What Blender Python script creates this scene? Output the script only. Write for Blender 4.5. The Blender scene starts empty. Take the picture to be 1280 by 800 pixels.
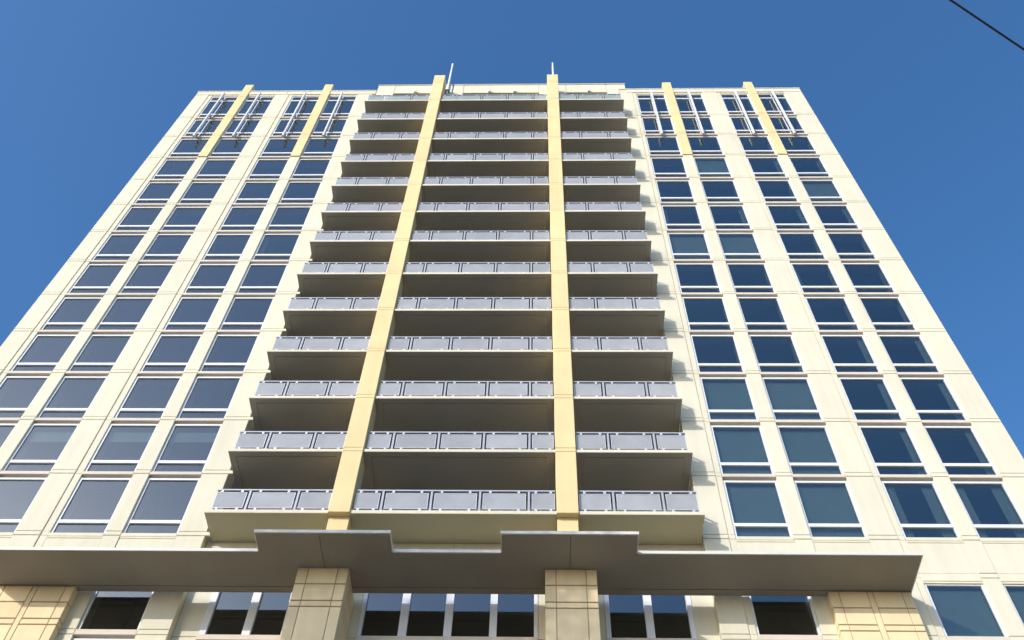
import bpy, math, random
from mathutils import Vector, Matrix

random.seed(7)
SC = bpy.context.scene
COL = SC.collection
EYE = 1.6                      # camera height above the pavement
CX, CY = -2.74, 24.1           # tower's base point: middle of the facade, wing wall plane

# ------------------------------------------------------------------ camera
cam = bpy.data.cameras.new('camera')
cam.sensor_width = 36.0
cam.lens = 34.99
cam.clip_start = 0.05
cam.clip_end = 4000
camo = bpy.data.objects.new('camera', cam)
COL.objects.link(camo)
Ux = Vector((0.02139303, 0.55488176, 0.83165411))      # world axes seen from the camera (right, up, forward)
Xx = Vector((0.99966932, 0.0, -0.02571497))
Yx = Vector((0.01426877, -0.83192922, 0.55469827))
rgt = Vector((Xx[0], Yx[0], Ux[0])); up = Vector((Xx[1], Yx[1], Ux[1])); fwd = Vector((Xx[2], Yx[2], Ux[2]))
R = Matrix((rgt, up, -fwd)).transposed()
camo.matrix_world = Matrix.Translation((0, 0, EYE)) @ R.to_4x4()
SC.camera = camo

# ------------------------------------------------------------------ sky, sun, exposure
SUN = Vector((-0.78, -1.0, 0.54)).normalized()
W = bpy.data.worlds.new('World')
SC.world = W
W.use_nodes = True
nt = W.node_tree
sky = nt.nodes.new('ShaderNodeTexSky')
sky.sky_type = 'NISHITA'
sky.sun_disc = False
sky.sun_elevation = math.asin(SUN.z)
sky.sun_rotation = math.atan2(SUN.x, SUN.y)
sky.air_density = 1.0
sky.dust_density = 1.5
sky.ozone_density = 4.0
hs = nt.nodes.new('ShaderNodeHueSaturation')
hs.inputs['Saturation'].default_value = 1.17
nt.links.new(sky.outputs[0], hs.inputs['Color'])
nt.links.new(hs.outputs[0], nt.nodes['Background'].inputs[0])
nt.nodes['Background'].inputs[1].default_value = 0.15
sl = bpy.data.lights.new('sun', 'SUN')
sl.energy = 2.0
sl.angle = math.radians(0.53)
sl.color = (1.0, 0.945, 0.86)
so = bpy.data.objects.new('sun', sl)
so.rotation_euler = SUN.to_track_quat('Z', 'Y').to_euler()
so.location = SUN * 200
COL.objects.link(so)
SC.view_settings.view_transform = 'Standard'
SC.view_settings.look = 'None'
SC.view_settings.exposure = 0.72
SC.view_settings.gamma = 1.0

# ------------------------------------------------------------------ materials
def newmat(name):
    m = bpy.data.materials.new(name)
    m.use_nodes = True
    t = m.node_tree
    return m, t, t.nodes['Principled BSDF']

def pos(t, scale=(1, 1, 1)):
    g = t.nodes.new('ShaderNodeNewGeometry')
    mp = t.nodes.new('ShaderNodeMapping')
    mp.inputs['Scale'].default_value = scale
    t.links.new(g.outputs['Position'], mp.inputs['Vector'])
    return mp.outputs[0]

def noise(t, vec, scale, detail=4, rough=0.55):
    n = t.nodes.new('ShaderNodeTexNoise')
    n.inputs['Scale'].default_value = scale
    n.inputs['Detail'].default_value = detail
    n.inputs['Roughness'].default_value = rough
    t.links.new(vec, n.inputs['Vector'])
    return n.outputs['Fac']

def ramp(t, fac, lo, hi, c0, c1):
    r = t.nodes.new('ShaderNodeMapRange')
    r.data_type = 'FLOAT_VECTOR'
    r.inputs[7].default_value = (lo,) * 3
    r.inputs[8].default_value = (hi,) * 3
    r.inputs[9].default_value = c0
    r.inputs[10].default_value = c1
    t.links.new(fac, r.inputs[6])
    return r.outputs[1]

def mulc(t, a, b):
    m = t.nodes.new('ShaderNodeVectorMath')
    m.operation = 'MULTIPLY'
    t.links.new(a, m.inputs[0])
    t.links.new(b, m.inputs[1])
    return m.outputs[0]

def stucco(name, c, var=0.06, streak=0.05, rough=0.85, bump=0.25, piece=0.0, spec=0.3):
    """painted render or stone: broad tone changes, faint rain streaks, fine grain, a little difference from piece to piece"""
    m, t, b = newmat(name)
    p = pos(t)
    f1 = noise(t, p, 0.55, 5)
    col = ramp(t, f1, 0.3, 0.7, tuple(x * (1 - var) for x in c), tuple(min(1, x * (1 + var)) for x in c))
    f2 = noise(t, pos(t, (2.2, 2.2, 0.12)), 1.6, 4)
    col = mulc(t, col, ramp(t, f2, 0.35, 0.75, (1.0,) * 3, (1 - streak, 1 - streak, 1 - streak * 1.15)))
    f3 = noise(t, p, 34.0, 3, 0.7)
    col = mulc(t, col, ramp(t, f3, 0.3, 0.7, (0.975,) * 3, (1.02,) * 3))
    if piece:
        oi = t.nodes.new('ShaderNodeObjectInfo')
        col = mulc(t, col, ramp(t, oi.outputs['Random'], 0, 1, (1 - piece,) * 3, (1 + piece * 0.4,) * 3))
    t.links.new(col, b.inputs['Base Color'])
    b.inputs['Roughness'].default_value = rough
    b.inputs['Specular IOR Level'].default_value = spec
    if bump:
        bp = t.nodes.new('ShaderNodeBump')
        bp.inputs['Strength'].default_value = bump
        bp.inputs['Distance'].default_value = 0.01
        t.links.new(f3, bp.inputs['Height'])
        t.links.new(bp.outputs[0], b.inputs['Normal'])
    return m

CREAM = stucco('cream_render', (0.70, 0.662, 0.525), var=0.04, streak=0.07, piece=0.03)
CREAM_DEEP = stucco('cream_joint', (0.66, 0.60, 0.46))
LEDGE = stucco('sill_concrete', (0.66, 0.59, 0.50), var=0.05, piece=0.04)
YELLOW = stucco('yellow_render', (0.775, 0.62, 0.34), piece=0.03)
YELLOW_DEEP = stucco('yellow_joint', (0.55, 0.40, 0.16))
STONE = stucco('buff_stone', (0.84, 0.68, 0.43), var=0.07, streak=0.08, piece=0.10, bump=0.35)
STONE_DEEP = stucco('stone_joint', (0.30, 0.22, 0.11))
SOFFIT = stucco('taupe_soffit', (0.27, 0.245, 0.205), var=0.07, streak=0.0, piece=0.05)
SLABU = stucco('balcony_concrete', (0.42, 0.385, 0.32), var=0.05, streak=0.0, piece=0.03)
FLOOR = stucco('balcony_floor', (0.10, 0.095, 0.09), var=0.1, streak=0.0)
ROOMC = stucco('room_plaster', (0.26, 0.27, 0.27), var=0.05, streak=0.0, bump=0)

def plain(name, c, rough, metal=0.0, spec=0.5, var=0.04):
    m, t, b = newmat(name)
    f = noise(t, pos(t), 3.0, 4)
    col = ramp(t, f, 0.3, 0.7, tuple(x * (1 - var) for x in c), tuple(min(1, x * (1 + var)) for x in c))
    t.links.new(col, b.inputs['Base Color'])
    b.inputs['Roughness'].default_value = rough
    b.inputs['Metallic'].default_value = metal
    b.inputs['Specular IOR Level'].default_value = spec
    return m

FRAME = plain('white_aluminium', (0.72, 0.74, 0.78), 0.4)
RAIL = plain('silver_rail', (0.50, 0.52, 0.57), 0.35, 0.3)
CLIP = plain('bright_steel', (0.80, 0.80, 0.82), 0.3, 0.4)
FASCIA = plain('pale_metal_fascia', (0.66, 0.64, 0.585), 0.45)
BLIND = plain('roller_blind_cloth', (0.62, 0.66, 0.62), 0.9)
CURTAIN = plain('curtain_cloth', (0.60, 0.62, 0.58), 0.9)
CABLE = plain('black_cable', (0.012, 0.014, 0.02), 0.6)
MAST = plain('white_mast_paint', (0.80, 0.81, 0.82), 0.4)
BRACK = plain('grey_bracket', (0.30, 0.32, 0.31), 0.5)

def facing_mix(t, r0):
    """mirror share of a pane: r0 straight on, rising towards grazing angles, the same from both sides"""
    lw = t.nodes.new('ShaderNodeLayerWeight')
    lw.inputs['Blend'].default_value = 0.5
    pw = t.nodes.new('ShaderNodeMath'); pw.operation = 'POWER'; pw.inputs[1].default_value = 4.0
    t.links.new(lw.outputs['Facing'], pw.inputs[0])
    ma = t.nodes.new('ShaderNodeMath'); ma.operation = 'MULTIPLY_ADD'
    ma.inputs[1].default_value = 1 - r0; ma.inputs[2].default_value = r0
    t.links.new(pw.outputs[0], ma.inputs[0])
    return ma.outputs[0]

def glassmat(name, tint, refl, gl=(0.88, 0.89, 0.87)):
    m = bpy.data.materials.new(name)
    m.use_nodes = True
    t = m.node_tree
    t.nodes.remove(t.nodes['Principled BSDF'])
    out = t.nodes['Material Output']
    tr = t.nodes.new('ShaderNodeBsdfTransparent')
    tr.inputs[0].default_value = (*tint, 1)
    g = t.nodes.new('ShaderNodeBsdfGlossy')
    g.inputs['Color'].default_value = (*gl, 1)
    g.inputs['Roughness'].default_value = 0.015
    oi = t.nodes.new('ShaderNodeObjectInfo')
    n = noise(t, pos(t), 0.7, 2)
    bp = t.nodes.new('ShaderNodeBump')
    bp.inputs['Strength'].default_value = 0.04
    bp.inputs['Distance'].default_value = 0.03
    t.links.new(n, bp.inputs['Height'])
    t.links.new(bp.outputs[0], g.inputs['Normal'])
    mx = t.nodes.new('ShaderNodeMixShader')
    t.links.new(facing_mix(t, refl), mx.inputs[0])
    t.links.new(tr.outputs[0], mx.inputs[1])
    t.links.new(g.outputs[0], mx.inputs[2])
    t.links.new(mx.outputs[0], out.inputs['Surface'])
    return m

GLASS = glassmat('tinted_window_glass', (0.56, 0.62, 0.62), 0.165)

def frosted(name, c):
    m = bpy.data.materials.new(name)
    m.use_nodes = True
    t = m.node_tree
    t.nodes.remove(t.nodes['Principled BSDF'])
    out = t.nodes['Material Output']
    d = t.nodes.new('ShaderNodeBsdfDiffuse')
    tl = t.nodes.new('ShaderNodeBsdfTranslucent')
    tr = t.nodes.new('ShaderNodeBsdfTransparent')
    g = t.nodes.new('ShaderNodeBsdfGlossy')
    g.inputs['Roughness'].default_value = 0.08
    g.inputs['Color'].default_value = (0.9, 0.95, 1, 1)
    tr.inputs[0].default_value = (0.8, 0.86, 0.9, 1)
    oi = t.nodes.new('ShaderNodeObjectInfo')
    col = ramp(t, oi.outputs['Random'], 0, 1, tuple(x * 0.88 for x in c), c)
    col = mulc(t, col, ramp(t, noise(t, pos(t), 1.4, 3), 0.3, 0.7, (0.9,) * 3, (1.05,) * 3))
    t.links.new(col, d.inputs[0])
    t.links.new(col, tl.inputs[0])
    m1 = t.nodes.new('ShaderNodeMixShader'); m1.inputs[0].default_value = 0.25
    t.links.new(d.outputs[0], m1.inputs[1]); t.links.new(tl.outputs[0], m1.inputs[2])
    m2 = t.nodes.new('ShaderNodeMixShader'); m2.inputs[0].default_value = 0.32
    t.links.new(m1.outputs[0], m2.inputs[1]); t.links.new(tr.outputs[0], m2.inputs[2])
    m3 = t.nodes.new('ShaderNodeMixShader')
    t.links.new(facing_mix(t, 0.05), m3.inputs[0])
    t.links.new(m2.outputs[0], m3.inputs[1]); t.links.new(g.outputs[0], m3.inputs[2])
    t.links.new(m3.outputs[0], out.inputs['Surface'])
    return m

FROST = frosted('frosted_guard_glass', (0.655, 0.655, 0.665))
FROSTG = frosted('green_guard_glass', (0.60, 0.68, 0.60))
ROOFG = stucco('roof_membrane', (0.20, 0.19, 0.17))
LOWS = stucco('low_soffit_shaded', (0.55, 0.50, 0.345), var=0.04, streak=0.0)  # the walls' cream paint, darkened to carry the lowest soffit's shade
CLEARG = glassmat('clear_guard_glass', (0.72, 0.80, 0.78), 0.05)

# ------------------------------------------------------------------ mesh helpers
# points of the tower are given as (u across the facade from its middle, D metres in front-to-back from the camera, z above the eye)
def P(u, D, z):
    return (u, D - CY, z + EYE)

class MB:
    def __init__(s):
        s.v = []; s.f = []; s.m = []
    def box(s, u0, u1, D0, D1, z0, z1, mi=0, tol=None):
        b = len(s.v)
        s.v += [P(u0, D0, z0), P(u1, D0, z0), P(u1, D1, z0), P(u0, D1, z0),
                P(u0, D0, z1), P(u1, D0, z1), P(u1, D1, z1), P(u0, D1, z1)]
        for q in ((0, 3, 2, 1), (4, 5, 6, 7), (0, 1, 5, 4), (1, 2, 6, 5), (2, 3, 7, 6), (3, 0, 4, 7)):
            s.f.append(tuple(b + i for i in q)); s.m.append(mi)
        return s
    def bevbox(s, u0, u1, D0, D1, z0, z1, c, mi=0):
        """box whose front edges (towards the street) are chamfered by c"""
        b = len(s.v)
        s.v += [P(u0, D1, z0), P(u1, D1, z0), P(u1, D1, z1), P(u0, D1, z1),
                P(u0, D0 + c, z0), P(u1, D0 + c, z0), P(u1, D0 + c, z1), P(u0, D0 + c, z1),
                P(u0 + c, D0, z0 + c), P(u1 - c, D0, z0 + c), P(u1 - c, D0, z1 - c), P(u0 + c, D0, z1 - c)]
        Q = [(0, 3, 2, 1), (8, 9, 10, 11)]
        for a, o in ((0, 4), (4, 8)):
            for i in range(4):
                j = (i + 1) % 4
                Q.append((a + i, a + j, o + j, o + i))
        for q in Q:
            s.f.append(tuple(b + i for i in q)); s.m.append(mi)
        return s
    def prism(s, poly, z0, z1, mi=0):
        """plan polygon (u, D) pulled up from z0 to z1"""
        b = len(s.v); n = len(poly)
        s.v += [P(u, D, z0) for u, D in poly] + [P(u, D, z1) for u, D in poly]
        s.f.append(tuple(b + i for i in range(n))[::-1]); s.m.append(mi)
        s.f.append(tuple(b + n + i for i in range(n))); s.m.append(mi)
        for i in range(n):
            j = (i + 1) % n
            s.f.append((b + i, b + j, b + n + j, b + n + i)); s.m.append(mi)
        return s
    def tube(s, pts, r, n=8, mi=0, taper=None):
        b = len(s.v)
        for k, p in enumerate(pts):
            p = Vector(p)
            d = (Vector(pts[min(k + 1, len(pts) - 1)]) - Vector(pts[max(k - 1, 0)])).normalized()
            a = d.cross(Vector((0.31, 0.22, 0.93))).normalized(); c = d.cross(a)
            rr = r if taper is None else r + (taper - r) * k / (len(pts) - 1)
            for i in range(n):
                t = 2 * math.pi * i / n
                s.v.append(tuple(p + a * (rr * math.cos(t)) + c * (rr * math.sin(t))))
        for k in range(len(pts) - 1):
            for i in range(n):
                j = (i + 1) % n
                s.f.append((b + k * n + i, b + k * n + j, b + (k + 1) * n + j, b + (k + 1) * n + i)); s.m.append(mi)
        s.f.append(tuple(b + i for i in range(n))[::-1]); s.m.append(mi)
        s.f.append(tuple(b + (len(pts) - 1) * n + i for i in range(n))); s.m.append(mi)
        return s
    def mesh(s, name, mats):
        me = bpy.data.meshes.new(name)
        me.from_pydata(s.v, [], s.f)
        for m in (mats if isinstance(mats, (list, tuple)) else [mats]):
            me.materials.append(m)
        me.polygons.foreach_set('material_index', s.m)
        me.update()
        import bmesh
        bm = bmesh.new(); bm.from_mesh(me)
        bmesh.ops.recalc_face_normals(bm, faces=bm.faces)
        bm.to_mesh(me); bm.free()
        return me

def put(name, me, parent=None, off=(0, 0, 0)):
    o = bpy.data.objects.new(name, me)
    COL.objects.link(o)
    o.location = off
    if parent: o.parent = parent
    return o

def empty(name, loc=(0, 0, 0), parent=None):
    o = bpy.data.objects.new(name, None)
    o.empty_display_size = 0.5
    COL.objects.link(o); o.location = loc
    if parent: o.parent = parent
    return o

def copy_tree(o, off, parent):
    c = o.copy(); COL.objects.link(c); c.parent = parent
    c.location = Vector(o.location) + Vector(off)
    for ch in list(o.children):
        d = ch.copy(); COL.objects.link(d); d.parent = c
    return c

# ------------------------------------------------------------------ ground
def sheet(name, x0, x1, y0, y1, z0, z1, m):
    me = bpy.data.meshes.new(name)
    v = [(x0, y0, z0), (x1, y0, z0), (x1, y1, z0), (x0, y1, z0), (x0, y0, z1), (x1, y0, z1), (x1, y1, z1), (x0, y1, z1)]
    f = [(0, 3, 2, 1), (4, 5, 6, 7), (0, 1, 5, 4), (1, 2, 6, 5), (2, 3, 7, 6), (3, 0, 4, 7)]
    me.from_pydata(v, [], f); me.materials.append(m); me.update()
    o = put(name, me); o['kind'] = 'structure'
    return o
ASPH = stucco('asphalt', (0.052, 0.051, 0.05), var=0.15, streak=0, rough=0.9)
PAVE = stucco('pavement_concrete', (0.32, 0.285, 0.23), var=0.08, streak=0, rough=0.9)
DIRT = stucco('ground_earth', (0.20, 0.18, 0.13), var=0.2, streak=0, rough=0.95)
KERBM = stucco('kerb_stone', (0.38, 0.36, 0.33), var=0.08, streak=0)
PAINT = stucco('road_paint', (0.75, 0.74, 0.70), var=0.08, streak=0)
sheet('ground', -1500, 1500, -1500, 1500, -0.6, -0.16, DIRT)
sheet('road', -200, 200, -13.0, -2.2, -0.159, -0.13, ASPH)
sheet('pavement', -200, 200, -2.0, 23.0, -0.159, 0.0, PAVE)
sheet('kerb', -200, 200, -2.2, -2.0, -0.159, 0.005, KERBM)
mk = MB()
for k in range(-20, 21):
    x = k * 6.0
    b = len(mk.v)
    mk.v += [(x, -7.7, -0.126), (x + 3, -7.7, -0.126), (x + 3, -7.55, -0.126), (x, -7.55, -0.126)]
    mk.f.append((b, b + 1, b + 2, b + 3)); mk.m.append(0)
mo = put('road_marking', mk.mesh('road_marking', PAINT)); mo['kind'] = 'structure'

# ------------------------------------------------------------------ the tower
T = empty('apartment_tower', (CX, CY, 0))
T['label'] = 'cream high-rise apartment tower with yellow columns and stacked balconies, seen from below'
T['category'] = 'building'

H = 3.0055
Z0 = 23.25                                # lower joint of the lowest band
NF = 13
BASE = -EYE - 0.15                        # foot of the walls
OPEN = [(-18.97, -17.13), (-16.57, -14.73), (-13.56, -11.69), (-11.12, -9.23),
        (9.23, 11.12), (11.69, 13.56), (14.73, 16.57), (17.13, 18.97)]
# cladding strips: (u0, u1, how far back the face sits)
STRIPS = {-1: [(-20.1, -19.22, 0), (-19.19, -18.97, .03), (-17.13, -16.57, 0), (-14.73, -13.83, 0), (-13.80, -13.56, .03),
               (-11.69, -11.12, 0), (-9.23, -8.28, 0)],
          1: [(8.16, 9.00, 0), (9.03, 9.23, .03), (11.12, 11.69, 0), (13.56, 14.50, 0), (14.53, 14.73, .03),
              (16.57, 17.13, 0), (18.97, 20.1, 0)]}
TOPW = 63.06                              # head of the top windows
ROOF = 63.86
G = 0.011                                 # half a joint
WALLS = {}
for sd in (-1, 1):
    core = MB()
    st = STRIPS[sd]
    # solid piers behind the cladding, a joint's depth back
    runs = []
    for a, b, r in st:
        if runs and a - runs[-1][1] < 0.05: runs[-1][1] = b
        else: runs.append([a, b])
    for a, b in runs:
        core.box(a + (0.004 if a > -20 else 0.02), b - (0.004 if b < 20 else 0.02), 24.14, 24.75, BASE, ROOF - 0.02)
    lo, hi = (-20.08, -8.29) if sd < 0 else (8.17, 20.08)
    # spandrels behind the sills, between the piers
    ops = [o for o in OPEN if lo < o[0] < hi]
    for a, b in ops:
        core.box(a - 0.01, b + 0.01, 24.32, 24.74, 14.9, 15.25)
        core.box(a - 0.01, b + 0.01, 24.32, 24.74, 19.03, 19.40)
        core.box(a - 0.01, b + 0.01, 24.14, 24.74, 21.46, Z0 + 0.02)
        for i in range(1, NF):
            core.box(a - 0.01, b + 0.01, 24.31, 24.74, Z0 + i * H - 0.14, Z0 + i * H + 0.10)
        core.box(a - 0.01, b + 0.01, 24.14, 24.74, TOPW + 0.01, ROOF - 0.02)
    core.box(lo if sd < 0 else 19.7, -19.7 if sd < 0 else hi, 24.76, 42.0, BASE, ROOF - 0.02)      # side wall
    wl = put('wing_wall', core.mesh('wing_wall', CREAM_DEEP), T)
    WALLS[sd] = wl
    # cladding panels floor by floor, the thin band at every floor, each with open joints round it
    for a, b, r in st:
        ex0, ex1 = a, b
        pm = MB().bevbox(a, b, 24.10 + r, 24.18 + r, Z0 + 0.19 + G, Z0 + H - G, 0.012).mesh('wall_panel', CREAM)
        ba, bb = a, b
        if b == -8.28: bb = -8.12
        bmm = MB().bevbox(ba, bb, 24.095 + r, 24.18 + r, Z0 + G, Z0 + 0.19 - G, 0.012).mesh('joint_band', CREAM)
        ptop = MB().bevbox(a, b, 24.10 + r, 24.18 + r, Z0 + 12 * H + 0.19 + G, ROOF - 0.62, 0.012).mesh('wall_panel', CREAM)
        for i in range(NF):
            if i < 12: put('wall_panel', pm, wl, (0, 0, i * H))
            else: put('wall_panel', ptop, wl)
            put('joint_band', bmm, wl, (0, 0, i * H))
        for z0, z1, nm in ((21.84, Z0, 'wall_panel'), (21.65, 21.84, 'joint_band'), (19.43, 21.65, 'wall_panel'),
                           (19.24, 19.43, 'joint_band'), (15.43, 19.24, 'wall_panel'), (BASE, 15.43, 'wall_panel')):
            put(nm, MB().bevbox(a, b, 24.10 + r, 24.18 + r, z0 + G, z1 - G, 0.012).mesh(nm, CREAM), wl)
    for a, b in ops:                                                                      # spandrel panels over the podium windows
        for z0, z1, d in ((21.84, 23.13, .03), (21.52, 21.84, .02), (23.13, 23.37, .02)):
            put('spandrel_panel', MB().bevbox(a + 0.006, b - 0.006, 24.10 + d, 24.18 + d, z0 + G, z1 - G, 0.012).mesh('spandrel_panel', CREAM), wl)
    par = MB()
    x0, x1 = (-20.1, -8.05) if sd < 0 else (8.62, 20.1)
    cuts = [x0] + [c for c in ([-17.0, -14.0, -11.4] if sd < 0 else [11.4, 14.4, 17.0]) ] + [x1]
    for c0, c1 in zip(cuts[:-1], cuts[1:]):
        put('parapet_panel', MB().bevbox(c0 + G / 2, c1 - G / 2, 24.085, 24.2, ROOF - 0.6, ROOF - 0.11, 0.012).mesh('parapet_panel', CREAM), wl)
        put('spandrel_panel', MB().box(c0 + 0.01, c1 - 0.01, 24.155, 24.2, TOPW + 0.04, ROOF - 0.6).mesh('spandrel_panel', CREAM), wl)
    put('coping', MB().bevbox(x0 - 0.03, x1, 24.05, 24.8, ROOF - 0.1, ROOF, 0.015).mesh('coping', FASCIA), wl)

# body of the building behind the rooms, with floors and ceilings
bd = MB()
bd.box(-19.68, 19.68, 27.4, 41.9, BASE, ROOF - 0.05)
body = put('building_core', bd.mesh('building_core', ROOMC), T)
rm = MB()
for sd in (-1, 1):
    a, b = (-19.68, -8.32) if sd < 0 else (8.32, 19.68)
    for z in [Z0 + i * H - 0.22 for i in range(NF)] + [19.0, 15.0, 63.2]:
        rm.box(a, b, 24.76, 27.39, z, z + 0.22)
    rm.box(a if sd < 0 else b - 0.1, a + 0.1 if sd < 0 else b, 24.80, 27.38, BASE, 62.9)
    for c in ((-16.9, -14.15, -11.4) if sd < 0 else (11.4, 14.15, 16.9)):
        rm.box(c - 0.08, c + 0.08, 24.78, 27.37, BASE, 62.9)
put('floor_slabs', rm.mesh('floor_slabs', ROOMC), T)
put('roof', MB().box(-19.7, 19.7, 24.85, 41.95, 63.35, 63.5).mesh('roof', SOFFIT), T)

# ------------------------------------------------------------------ windows
FD, GD = 24.18, 24.225
def make_window(a, b, z0, z1, trans=(), mull=(), fw=0.075, fd=FD, gd=GD, sill=None, bottom=0.05, sm=None):
    """frame mesh with its panes and sill as children"""
    f = MB()
    f.box(a + 0.004, a + fw, fd, gd + 0.06, z0, z1)
    f.box(b - fw, b - 0.004, fd, gd + 0.06, z0, z1)
    f.box(a + fw, b - fw, fd + 0.002, gd + 0.058, z1 - 0.09, z1 - 0.002)
    f.box(a + fw, b - fw, fd + 0.002, gd + 0.058, z0 + 0.002, z0 + bottom)
    zb = [z0 + bottom]
    for t0, t1 in trans:
        f.box(a + fw, b - fw, fd - 0.012, gd + 0.055, t0, t1)
        zb += [t0, t1]
    zb.append(z1 - 0.09)
    xb = [a + fw]
    for c0, c1 in mull:
        for q in range(0, len(zb), 2):
            f.box(c0, c1, fd + 0.004, gd + 0.056, zb[q], zb[q + 1])
        xb += [c0, c1]
    xb.append(b - fw)
    w = put('window', f.mesh('window', FRAME), T)
    for q in range(0, len(zb), 2):
        for k in range(0, len(xb), 2):
            put('pane', MB().box(xb[k] - 0.01, xb[k + 1] + 0.01, gd, gd + 0.012, zb[q] - 0.01, zb[q + 1] + 0.01).mesh('pane', GLASS), w)
    if sill:
        put('sill', MB().bevbox(a + 0.006, b - 0.006, sill[2], 24.30, sill[0], sill[1], 0.012).mesh('sill', sm or LEDGE), w)
    return w

CURT = {}                                  # what hangs behind the glass: column, floor -> kind
for k in (4, 5):
    for i in (0, 1, 2, 6): CURT[(k, i)] = 'blind'
for k in (6, 7):
    CURT[(k, 0)] = 'both'
    for i in (1, 2, 3, 7, 9): CURT[(k, i)] = 'right'
CURT[(4, 7)] = 'left'; CURT[(5, 7)] = 'right'; CURT[(5, 9)] = 'blind'; CURT[(6, 5)] = 'left'; CURT[(7, 8)] = 'blind'
CURT[(2, 1)] = 'half'; CURT[(3, 1)] = 'half'; CURT[(1, 1)] = 'half'; CURT[(0, 4)] = 'right'; CURT[(3, 6)] = 'left'
def hang(w, k, i):
    kind = CURT.get((k, i))
    if not kind: return
    a, b = OPEN[k]; z = Z0 + i * H - w.location.z      # copies are already lifted to their storey
    if kind == 'blind':
        put('roller_blind', MB().box(a + 0.06, b - 0.06, 24.36, 24.368, z + 0.16, z + 2.74).mesh('roller_blind', BLIND), w)
    elif kind == 'half':
        put('roller_blind', MB().box(a + 0.06, b - 0.06, 24.36, 24.368, z + 2.0, z + 2.55).mesh('roller_blind', BLIND), w)
    if kind in ('both', 'right', 'left'):
        for s in (-1, 1):
            if (kind == 'right' and s < 0) or (kind == 'left' and s > 0): continue
            m = MB(); n = 7
            e = b - 0.08 if s > 0 else a + 0.08
            wd = 0.36 if kind == 'both' else 0.2
            for q in range(n):                                         # hanging folds
                u0 = e - s * wd * q / n; u1 = e - s * wd * (q + 1) / n
                dd = 0.03 * (q % 2)
                m.box(min(u0, u1), max(u0, u1), 24.36 + dd, 24.40 + dd, z + 0.14, z + 2.74)
            put('curtain', m.mesh('curtain', CURTAIN), w)

for k, (a, b) in enumerate(OPEN):
    c = (a + b) / 2
    z = Z0
    w0 = make_window(a, b, z + 0.10, z + 2.85, [(z + 0.635, z + 0.775)], sill=(z - 0.04, z + 0.12, 24.105), sm=CREAM)
    ws = [w0]
    z = Z0 + H
    w1 = make_window(a, b, Z0 + 0.10, Z0 + 2.85, [(Z0 + 0.635, Z0 + 0.775)], sill=(Z0 - 0.04, Z0 + 0.12, 24.105))
    w1.location = (0, 0, H)
    ws.append(w1)
    for i in range(2, 11):
        ws.append(copy_tree(w1, (0, 0, (i - 1) * H), T))
    z = Z0 + 11 * H
    ws.append(make_window(a, b, z + 0.10, z + 2.85, [(z + 0.635, z + 0.775)], [(c - 0.022, c + 0.022)], sill=(z - 0.04, z + 0.12, 24.105)))
    z = Z0 + 12 * H
    ws.append(make_window(a, b, z + 0.10, TOPW, [(z + 0.635, z + 0.775), (z + 2.93, z + 3.07)], [(c - 0.022, c + 0.022)], sill=(z - 0.04, z + 0.12, 24.105)))
    for i, w in enumerate(ws): hang(w, k, i)
    pw = make_window(a, b, 19.40, 21.50, sill=(19.23, 19.43, 24.105))
    if k in (6, 7):
        put('roller_blind', MB().box(a + 0.06, b - 0.06, 24.36, 24.368, 19.46, 21.36).mesh('roller_blind', BLIND), pw)                 # podium storey under the canopy
    make_window(a, b, 15.3, 19.14, sill=(15.10, 15.3, 24.105))

# vertical fins on the two top storeys
for k, (a, b) in enumerate(OPEN):
    c = (a + b) / 2
    f = MB().bevbox(c - 0.055, c + 0.055, 23.78, 23.92, 55.75, 62.9, 0.015)
    fin = put('sun_fin', f.mesh('sun_fin', FRAME), T)
    for z in (56.25, 59.32, 62.45):
        put('bracket', MB().box(c - 0.03, c + 0.03, 23.915, 24.2, z - 0.07, z + 0.07).mesh('bracket', BRACK), fin)

# yellow pilasters over the narrow piers
for a, b in ((-17.13, -16.57), (-11.69, -11.12), (11.12, 11.69), (16.57, 17.13)):
    zb, zt = Z0 + 10 * H, 64.92
    p = put('pilaster', MB().box(a + 0.012, b - 0.012, 24.06, 24.09, zb + 0.01, zt - 0.02).mesh('pilaster', YELLOW_DEEP), T)
    hz = [zb] + [Z0 + i * H + d for i in (11, 12) for d in (0.0, 0.19)] + [Z0 + 13 * H + 0.4, zt]
    for z0, z1 in zip(hz[:-1], hz[1:]):
        put('pilaster_panel', MB().bevbox(a, b, 24.035, 24.085, z0 + G * .7, z1 - G * .7, 0.012).mesh('pilaster_panel', YELLOW), p)
    put('pilaster_panel', MB().box(a + 0.002, b - 0.002, 24.09, 24.6, ROOF + 0.01, zt - 0.01).mesh('pilaster_panel', YELLOW), p)

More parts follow.
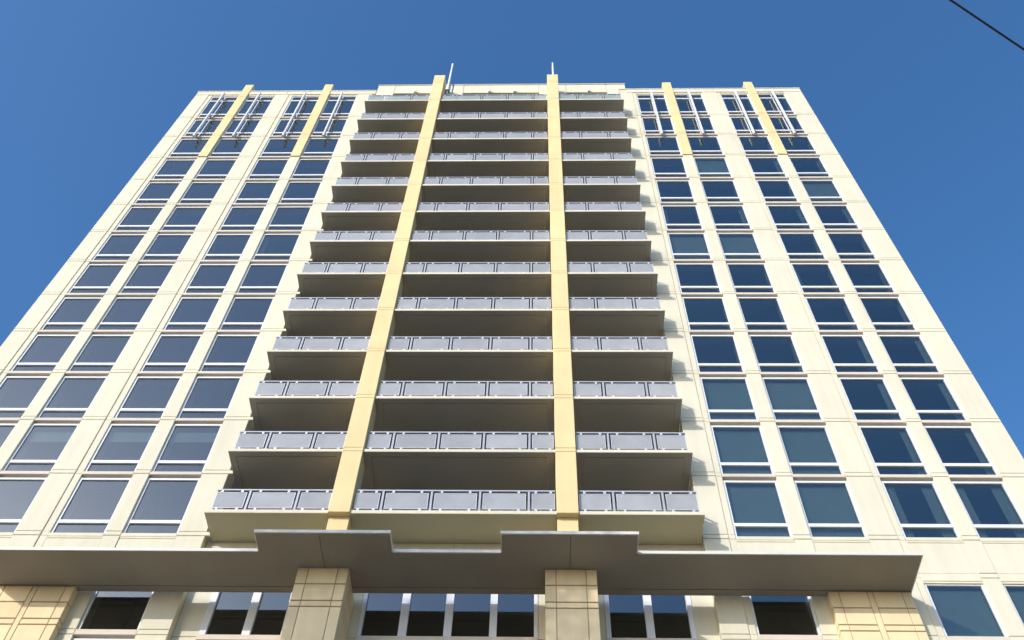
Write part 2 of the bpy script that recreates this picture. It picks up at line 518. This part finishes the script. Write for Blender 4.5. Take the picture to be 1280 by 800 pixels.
# ------------------------------------------------------------------ balconies
SF = 23.07                                # slab front
RF = 23.17                                # guard line
LWALL = BW = 25.35                                # back wall of the balconies
BAYS = [(-8.12, -4.075, [-6.87, -5.24], -8.0, -4.10),
        (-3.355, 3.355, [-2.40, -0.78, 0.83, 2.45], -3.30, 3.32),
        (4.075, 8.12, [5.24, 6.87], 4.10, 8.0)]
def make_balcony(bay, top=False, plain_soffit=False):
    a, b, posts, r0, r1 = BAYS[bay]
    z = 23.28
    m = MB()
    m.box(a, b, SF, BW, z + 0.03, z + 0.150, 0)
    # soffit: border strips and an inner field with a drip groove between them
    if plain_soffit:
        m.box(a, b, SF, LWALL, z, z + 0.031, 3)
    else:
        m.box(a, b, SF, SF + 0.22, z, z + 0.031, 1)
        m.box(a, a + 0.24, SF + 0.22, BW, z, z + 0.031, 1)
        m.box(b - 0.24, b, SF + 0.22, BW, z, z + 0.031, 1)
        m.box(a + 0.265, b - 0.265, SF + 0.245, BW, z, z + 0.031, 1)
    m.box(a + 0.01, b - 0.01, SF + 0.2, BW, z + 0.150, z + 0.156, 2)
    if bay == 0: m.box(b, -3.715, 23.78, BW, z, z + 0.149, 1)
    if bay == 1:
        m.box(-3.715, a, 23.78, BW, z, z + 0.149, 1); m.box(b, 3.715, 23.78, BW, z, z + 0.149, 1)
    if bay == 2: m.box(3.715, a, 23.78, BW, z, z + 0.149, 1)
    bal = put('balcony', m.mesh('balcony', [CREAM, SLABU, FLOOR, LOWS]), T)
    zt = z + 0.19
    r = MB()
    hz = zt + 0.99
    r.box(r0, r1, RF - 0.03, RF + 0.03, hz - 0.055, hz)
    for u in posts:
        r.box(u - 0.035, u + 0.035, RF - 0.02, RF + 0.05, zt - 0.045, hz - 0.055)
    ends = []
    if bay == 0: ends = [r0 + 0.03]
    if bay == 2: ends = [r1 - 0.03]
    for u in ends:                                                     # the guard turns the corner at the free end
        r.box(u - 0.03, u + 0.03, RF + 0.031, 24.09, hz - 0.055, hz)
        for dd in (0.05, 0.60, 0.78):
            r.box(u - 0.02, u + 0.02, RF + dd, RF + dd + 0.06, zt - 0.045, hz - 0.055)
    put('railing', r.mesh('railing', RAIL), bal)
    cl = MB()
    xs = [r0 - 0.0] + posts + [r1 + 0.0]
    gl = FROSTG if top else FROST
    for n, (p, q) in enumerate(zip(xs[:-1], xs[1:])):
        g0 = 0.03 if n == 0 else 0.115
        g1 = 0.03 if n == len(xs) - 2 else 0.115
        x0, x1 = p + g0, q - g1
        put('glass_panel', MB().box(x0, x1, RF - 0.012, RF + 0.004, zt + 0.135, hz - 0.16).mesh('glass_panel', gl), bal)
        e = 0.018                                                     # polished pale edge strip round each pane
        ed = MB()
        ed.box(x0 - e, x0, RF - 0.016, RF + 0.008, zt + 0.135, hz - 0.16)
        ed.box(x1, x1 + e, RF - 0.016, RF + 0.008, zt + 0.135, hz - 0.16)
        ed.box(x0 - e, x1 + e, RF - 0.016, RF + 0.008, zt + 0.135 - e, zt + 0.135)
        ed.box(x0 - e, x1 + e, RF - 0.016, RF + 0.008, hz - 0.16, hz - 0.16 + e)
        for uu in ((x0 + (x1 - x0) * 0.16), (x1 - (x1 - x0) * 0.16)):
            ed.box(uu - 0.04, uu + 0.04, RF - 0.03, RF + 0.03, hz - 0.145, hz - 0.054)
            ed.box(uu - 0.04, uu + 0.04, RF - 0.03, RF + 0.03, zt - 0.042, zt + 0.12)
        put('panel_clips', ed.mesh('panel_clips', CLIP), bal)
    for u in ends:
        put('glass_panel', MB().box(u - 0.008, u + 0.008, RF + 0.13, RF + 0.53, zt + 0.12, hz - 0.13).mesh('glass_panel', gl), bal)
    return bal
for bay in range(3):
    make_balcony(bay, plain_soffit=True)
    b0 = make_balcony(bay)
    b0.location = (0, 0, H)
    for i in range(2, 12): copy_tree(b0, (0, 0, (i - 1) * H), T)
    bt = make_balcony(bay, True)
    bt.location = (0, 0, 12 * H)

# back wall of the balconies with glazed doors, and cheeks at both ends
bwm = MB()
bwm.box(-8.3, 8.3, BW + 0.03, BW + 0.3, Z0 + 0.25, 63.2)
for s in (-1, 1):
    x0, x1 = sorted(((8.17 if s > 0 else -8.28), s * 8.45))
    bwm.box(x0, x1, 24.752, BW + 0.02, Z0 + 0.2, 63.2)
put('balcony_wall', bwm.mesh('balcony_wall', SLABU), T)
dm = MB(); gm = MB()
for bay in range(3):
    a, b = BAYS[bay][0], BAYS[bay][1]
    zt = 23.436
    dm = MB()
    a2, b2 = a + 0.5, b - 0.5
    n = 4 if bay == 1 else 3
    for q in range(n + 1):
        u = a2 + (b2 - a2) * q / n
        dm.box(u - 0.04, u + 0.04, BW - 0.03, BW + 0.028, zt + 0.01, zt + 2.3)
    dm.box(a2, b2, BW - 0.025, BW + 0.026, zt + 2.3, zt + 2.38)
    dm.box(a2, b2, BW + 0.0, BW + 0.029, zt + 0.01, zt + 2.3, 1)
    me = dm.mesh('balcony_door', [FRAME, GLASS])
    for i in range(NF): put('balcony_door', me, T, (0, 0, i * H))

# ------------------------------------------------------------------ wall below the balconies and podium recess
LW = 24.42
low = MB()
gaps = [(-7.49, -4.80), (-2.70, 2.75), (4.80, 7.49)]
ed = [-8.28] + [x for g in gaps for x in g] + [8.28]
for q in range(0, len(ed), 2):
    low.box(ed[q], ed[q + 1], LW + 0.03, 24.9, BASE, 21.5)
low.box(-8.28, 8.28, LW + 0.035, 24.9, 21.5, 23.29)
low.box(-8.28, 8.28, LW + 0.1, 24.9, 18.9, 19.40)
low.box(-8.28, 8.28, LW + 0.1, 24.9, BASE, 15.3)
rw = put('recess_wall', low.mesh('recess_wall', CREAM_DEEP), T)
cu = [-8.275, -4.6, -0.02, 4.6, 8.275]
for q in range(4):
    put('wall_panel', MB().bevbox(cu[q] + G / 2, cu[q + 1] - G / 2, LW, LW + 0.08, 21.52, 23.275, 0.012).mesh('wall_panel', CREAM), rw)
for q in range(0, len(ed), 2):
    for z0, z1 in ((19.43, 21.5), (19.24, 19.43), (15.43, 19.24), (BASE, 15.43)):
        put('wall_panel', MB().bevbox(ed[q], ed[q + 1], LW, LW + 0.08, z0 + G, z1 - G, 0.012).mesh('wall_panel', CREAM), rw)
make_window(-7.49, -4.80, 19.42, 21.48, mull=[(-6.19, -5.94)], fw=0.2, fd=LW - 0.03, gd=LW + 0.08, sill=(19.24, 19.42, LW - 0.02))
make_window(4.80, 7.49, 19.42, 21.48, mull=[(6.02, 6.26)], fw=0.15, fd=LW - 0.03, gd=LW + 0.08, sill=(19.24, 19.42, LW - 0.02))
make_window(-2.70, 2.75, 19.42, 21.48, mull=[(-1.47, -1.22), (-0.10, 0.14), (1.28, 1.50)], fw=0.12, fd=LW - 0.03, gd=LW + 0.08, sill=(19.24, 19.42, LW - 0.02))
pr = MB()
pr.box(-8.27, 8.27, 27.38, 27.39, BASE, 23.2)
pr.box(-8.27, 8.27, 24.91, 27.37, 21.5, 21.7)
pr.box(-8.27, 8.27, 24.91, 27.36, 18.8, 19.3)
put('room_shell', pr.mesh('room_shell', ROOMC), T)

# ------------------------------------------------------------------ the two yellow columns
for uc in (-3.715, 3.785 - 0.07):
    a, b = uc - 0.355, uc + 0.355
    core = MB().box(a + 0.015, b - 0.015, 23.03, 23.77, 23.30, 63.68)
    co = put('column', core.mesh('column', YELLOW_DEEP), T)
    pm = MB().bevbox(a, b, 23.0, 23.775, Z0 + 0.19 + G * .6, Z0 + H - G * .6, 0.012).mesh('column_panel', YELLOW)
    bm_ = MB().bevbox(a, b, 23.0, 23.775, Z0 + G * .6, Z0 + 0.19 - G * .6, 0.012).mesh('column_band', YELLOW)
    p0 = MB().bevbox(a, b, 23.0, 23.775, 23.28, Z0 + H - G * .6, 0.012).mesh('column_panel', YELLOW)
    put('column_panel', p0, co)
    for i in range(1, 13):
        put('column_panel', pm, co, (0, 0, i * H)); put('column_band', bm_, co, (0, 0, i * H))
    put('column_band', bm_, co, (0, 0, 13 * H))
    put('column_panel', MB().bevbox(a, b, 23.0, 23.775, Z0 + 13 * H + 0.19 + G * .6, 63.70, 0.012).mesh('column_panel', YELLOW), co)
    put('lower_post', MB().bevbox(a + 0.015, b - 0.015, 23.23, 23.76, 20.93, 23.298, 0.012).mesh('lower_post', YELLOW), co)

# ------------------------------------------------------------------ parapet over the top terrace
pp = MB()
pp.box(-8.0, -3.02, 24.14, 24.5, 63.36, 64.70); pp.box(-2.88, 8.13, 24.14, 24.5, 63.36, 64.70)
pa = put('parapet', pp.mesh('parapet', CREAM_DEEP), T)
for a, b, z0, z1 in ((-8.02, -6.86, 59.55, 64.74), (-6.84, -4.1, 63.34, 64.74), (-4.07, -3.0, 59.55, 64.74), (-2.9, -2.24, 59.55, 64.74),
                     (-2.21, 2.82, 63.34, 64.74), (2.85, 4.62, 59.55, 64.74), (4.65, 7.32, 63.34, 64.74), (7.35, 8.14, 59.55, 63.87), (7.35, 8.6, 63.88, 64.74)):
    put('parapet_panel', MB().bevbox(a, b, 24.10, 24.35 if z0 > 60 else 24.45, z0, z1, 0.012).mesh('parapet_panel', CREAM), pa)
put('coping', MB().bevbox(-8.04, -3.0, 24.05, 24.6, 64.741, 64.83, 0.015).box(-2.9, 8.62, 24.05, 24.6, 64.741, 64.83).mesh('coping', FASCIA), pa)
put('terrace_ceiling', MB().box(-8.2, 8.55, 24.51, 27.3, 63.36, 63.5).mesh('terrace_ceiling', SOFFIT), pa)
for u in (-5.4, -0.46, 1.2, 6.1):
    b_ = MB().bevbox(u - 0.06, u + 0.06, 23.86, 24.1, 63.05, 63.62, 0.015)
    put('wall_light', b_.mesh('wall_light', MAST), pa)
for u, D in ((-3.27, 24.0), (3.80, 23.95)):
    zt = 68.7 if u < 0 else 68.6
    ms = MB().tube([P(u, D, 60.0), P(u, D, 66.0), P(u, D, zt)], 0.085, 10, 0, 0.06)
    mo = put('mast', ms.mesh('mast', MAST), T)
    put('mast_bracket', MB().box(u - 0.16, u + 0.16, D - 0.13, D + 0.2, 63.3, 63.45).box(u - 0.16, u + 0.16, D - 0.13, D + 0.2, 62.5, 62.65).mesh('mast_bracket', BRACK), mo)

# ------------------------------------------------------------------ canopy over the podium
ZC = 20.80
plan = [(-14.08, 24.03), (-14.08, 22.25), (-5.62, 22.25), (-5.62, 21.45), (-1.62, 21.45), (-1.62, 22.25),
        (1.68, 22.25), (1.68, 21.45), (5.68, 21.45), (5.68, 22.25), (14.08, 22.25), (14.08, 24.03)]
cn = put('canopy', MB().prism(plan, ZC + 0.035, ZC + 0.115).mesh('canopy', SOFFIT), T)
fs = MB()
front = plan[1:11]
for (u0, d0), (u1, d1) in zip(front[:-1], front[1:]):
    if abs(d0 - d1) < 1e-6:
        lo_, hi_ = min(u0, u1), max(u0, u1)
        fs.box(lo_ - 0.03 if lo_ in (-14.08, -5.62, 1.68) else lo_ + 0.03, hi_ + 0.03 if hi_ in (14.08, -1.62, 5.68) else hi_ - 0.03, d0 - 0.03, d0 + 0.05, ZC + 0.02, ZC + 0.13)
    else:
        s_ = 1 if (u0 in (-1.62, 5.68)) else -1
        fs.box(min(u0, u0 + s_ * 0.03), max(u0, u0 + s_ * 0.03), 21.50, 22.22, ZC + 0.02, ZC + 0.129)
fs.box(-14.11, -14.08, 22.30, 24.03, ZC + 0.02, ZC + 0.129); fs.box(14.08, 14.11, 22.30, 24.03, ZC + 0.02, ZC + 0.129)
put('fascia', fs.mesh('fascia', FASCIA), cn)
put('roofing', MB().prism([(u * 0.999, D + 0.06 if D < 24 else D) for u, D in plan], ZC + 0.116, ZC + 0.125).mesh('roofing', ROOFG), cn)
j = 0.009
def sp(poly):
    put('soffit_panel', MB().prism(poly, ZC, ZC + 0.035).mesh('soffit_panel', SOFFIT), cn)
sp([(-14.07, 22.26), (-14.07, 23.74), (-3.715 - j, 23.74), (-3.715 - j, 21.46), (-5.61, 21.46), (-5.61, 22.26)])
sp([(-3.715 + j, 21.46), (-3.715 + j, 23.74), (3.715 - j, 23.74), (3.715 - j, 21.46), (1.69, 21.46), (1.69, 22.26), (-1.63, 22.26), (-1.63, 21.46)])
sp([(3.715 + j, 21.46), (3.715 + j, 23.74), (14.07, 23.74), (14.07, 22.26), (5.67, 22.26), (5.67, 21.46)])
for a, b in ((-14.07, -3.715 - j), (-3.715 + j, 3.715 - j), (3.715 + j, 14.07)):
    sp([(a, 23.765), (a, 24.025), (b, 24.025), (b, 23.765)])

# ------------------------------------------------------------------ stone piers
def pier(u0, u1, D0, D1, cols, strip=False):
    c = put('pier', MB().box(u0 + 0.03, u1 - 0.03, D0 + 0.03, D1, BASE, ZC - 0.005).mesh('pier', STONE_DEEP), T)
    rows = []
    top = ZC - 0.006
    zz = [20.18, 19.55, 19.33]
    q = 19.33
    prev = top
    lines = [top]
    for base in (20.18, 19.55, 19.33, 18.0, 16.7, 15.4, 15.2, 13.9, 12.6, 11.3, 11.1, 9.8, 8.5, 7.2, 7.0, 5.7, 4.4, 3.1, 2.9, 1.6, 0.3, BASE):
        lines.append(base)
    g = 0.009
    gz = 0.02
    for za, zb in zip(lines[:-1], lines[1:]):
        for a, b in cols:
            if strip and (a, b) == cols[2]: continue
            l = u0 if a == cols[0][0] else a + g
            r = u1 if b == cols[-1][1] else b - g
            put('stone_panel', MB().bevbox(l, r, D0, D0 + 0.08, zb + gz, za - gz if za < ZC - 0.1 else za, 0.012).mesh('stone_panel', STONE), c)
        for s in (-1, 1):                                                # the two cheeks
            x0, x1 = (u0, u0 + 0.06) if s < 0 else (u1 - 0.06, u1)
            dm_ = (D0 + D1) / 2
            segs = [(D0 + 0.081, D1)] if D1 - D0 < 0.8 else [(D0 + 0.081, dm_ - g), (dm_ + g, D1)]
            for d0, d1 in segs:
                put('stone_panel', MB().box(x0, x1, d0, d1, zb + gz, za - gz if za < ZC - 0.1 else za).mesh('stone_panel', STONE), c)
    if strip:                                                             # the middle strip runs down without cross joints
        a, b = cols[2]
        for zt_, zb_ in ((top, 15.4), (15.4, 9.8), (9.8, BASE)):
            put('stone_panel', MB().bevbox(a + g, b - g, D0, D0 + 0.08, zb_ + g, zt_ - g / 2, 0.012).mesh('stone_panel', STONE), c)
    return c
for s in (-1, 1):
    uc = s * 3.74
    pier(uc - 0.77, uc + 0.77, 22.9, 24.41, [(uc - 0.77, uc - 0.45), (uc - 0.45, uc + 0.45), (uc + 0.45, uc + 0.77)])
    uc = s * 12.82
    pier(uc - 1.24, uc + 1.24, 23.79, 24.09, [(uc - 1.24, uc - 0.95), (uc - 0.95, uc - 0.09), (uc - 0.09, uc + 0.09), (uc + 0.09, uc + 0.95), (uc + 0.95, uc + 1.24)], strip=True)

# ------------------------------------------------------------------ overhead cable
def raypt(x, y, z):
    c = rgt * (x - 640) + up * (400 - y) + fwd * 1244.0
    return c * (z / c.z)
p0, p1 = raypt(1188, 0, 8.6), raypt(1280, 62, 8.4)
d = (p1 - p0) / (p1 - p0).length
pts = []
for k in range(-24, 25):
    s = k * 0.9
    q = p0 + d * s
    q.z = 8.6 + d.z * s + 0.0035 * (s * s)
    pts.append((q.x, q.y, q.z + EYE))
cb = put('overhead_cable', MB().tube(pts, 0.0092, 8).mesh('overhead_cable', CABLE))
cb['label'] = 'thin black overhead cable crossing the sky at the top right corner'
cb['category'] = 'cable'

# ------------------------------------------------------------------ tall tree behind the photographer's left; out of view, added so its top shades the middle of the podium
BARK = stucco('bark', (0.12, 0.09, 0.06), var=0.2, streak=0.2, rough=0.95)
LEAF = stucco('leaf_green', (0.07, 0.10, 0.04), var=0.3, streak=0, rough=0.7, bump=0)
tr = empty('unseen_tree', (-18.2, 3.0, 0))
tr['label'] = 'tall leafy tree on the pavement shading the lower middle of the tower'
tr['category'] = 'unseen_tree'
tb = MB()
tb.tube([(0, 0, -0.05), (0.1, 0, 6), (-0.1, 0.2, 13), (0.1, 0, 20), (0, 0, 27)], 0.55, 10, 0, 0.16)
rng = random.Random(3)
clumps = []
for k in range(34):
    z = rng.uniform(13, 31.2)
    w_ = 5.4 * math.sin(math.pi * min(1, max(0.05, (z - 10) / 24.5))) ** 0.55
    a = rng.uniform(0, 2 * math.pi); q = w_ * math.sqrt(rng.uniform(0.02, 1))
    clumps.append((q * math.cos(a), q * math.sin(a) * 0.8, z, rng.uniform(1.2, 2.0)))
for k in range(26):                                     # flat top, widened so the shade reaches both middle piers
    clumps.append((-5.6 + 0.44 * k + rng.uniform(-0.3, 0.3), rng.uniform(-1.2, 1.2), rng.uniform(30.0, 32.7), rng.uniform(1.1, 1.5)))
for x, y, z, r_ in clumps[::2]:
    zb = max(8, z - 4)
    tb.tube([(0, 0, zb), (x * 0.5, y * 0.5, (zb + z) / 2 - 0.3), (x, y, z)], 0.14, 6, 0, 0.03)
put('trunk', tb.mesh('trunk', BARK), tr)
lf = MB()
for x, y, z, r_ in clumps:
    for k in range(int(260 * r_)):
        d_ = Vector((rng.gauss(0, 1), rng.gauss(0, 1), rng.gauss(0, 0.8))).normalized() * r_ * rng.uniform(0.3, 1.15)
        c = Vector((x, y, z)) + d_
        n = Vector((rng.gauss(0, 1), rng.gauss(0, 1), rng.gauss(0, 1))).normalized()
        t1 = n.orthogonal().normalized() * rng.uniform(0.08, 0.14); t2 = n.cross(t1).normalized() * rng.uniform(0.05, 0.09)
        b = len(lf.v)
        lf.v += [tuple(c - t1), tuple(c + t2), tuple(c + t1), tuple(c - t2)]
        lf.f.append((b, b + 1, b + 2, b + 3)); lf.m.append(0)
put('crown', lf.mesh('crown', LEAF), tr)
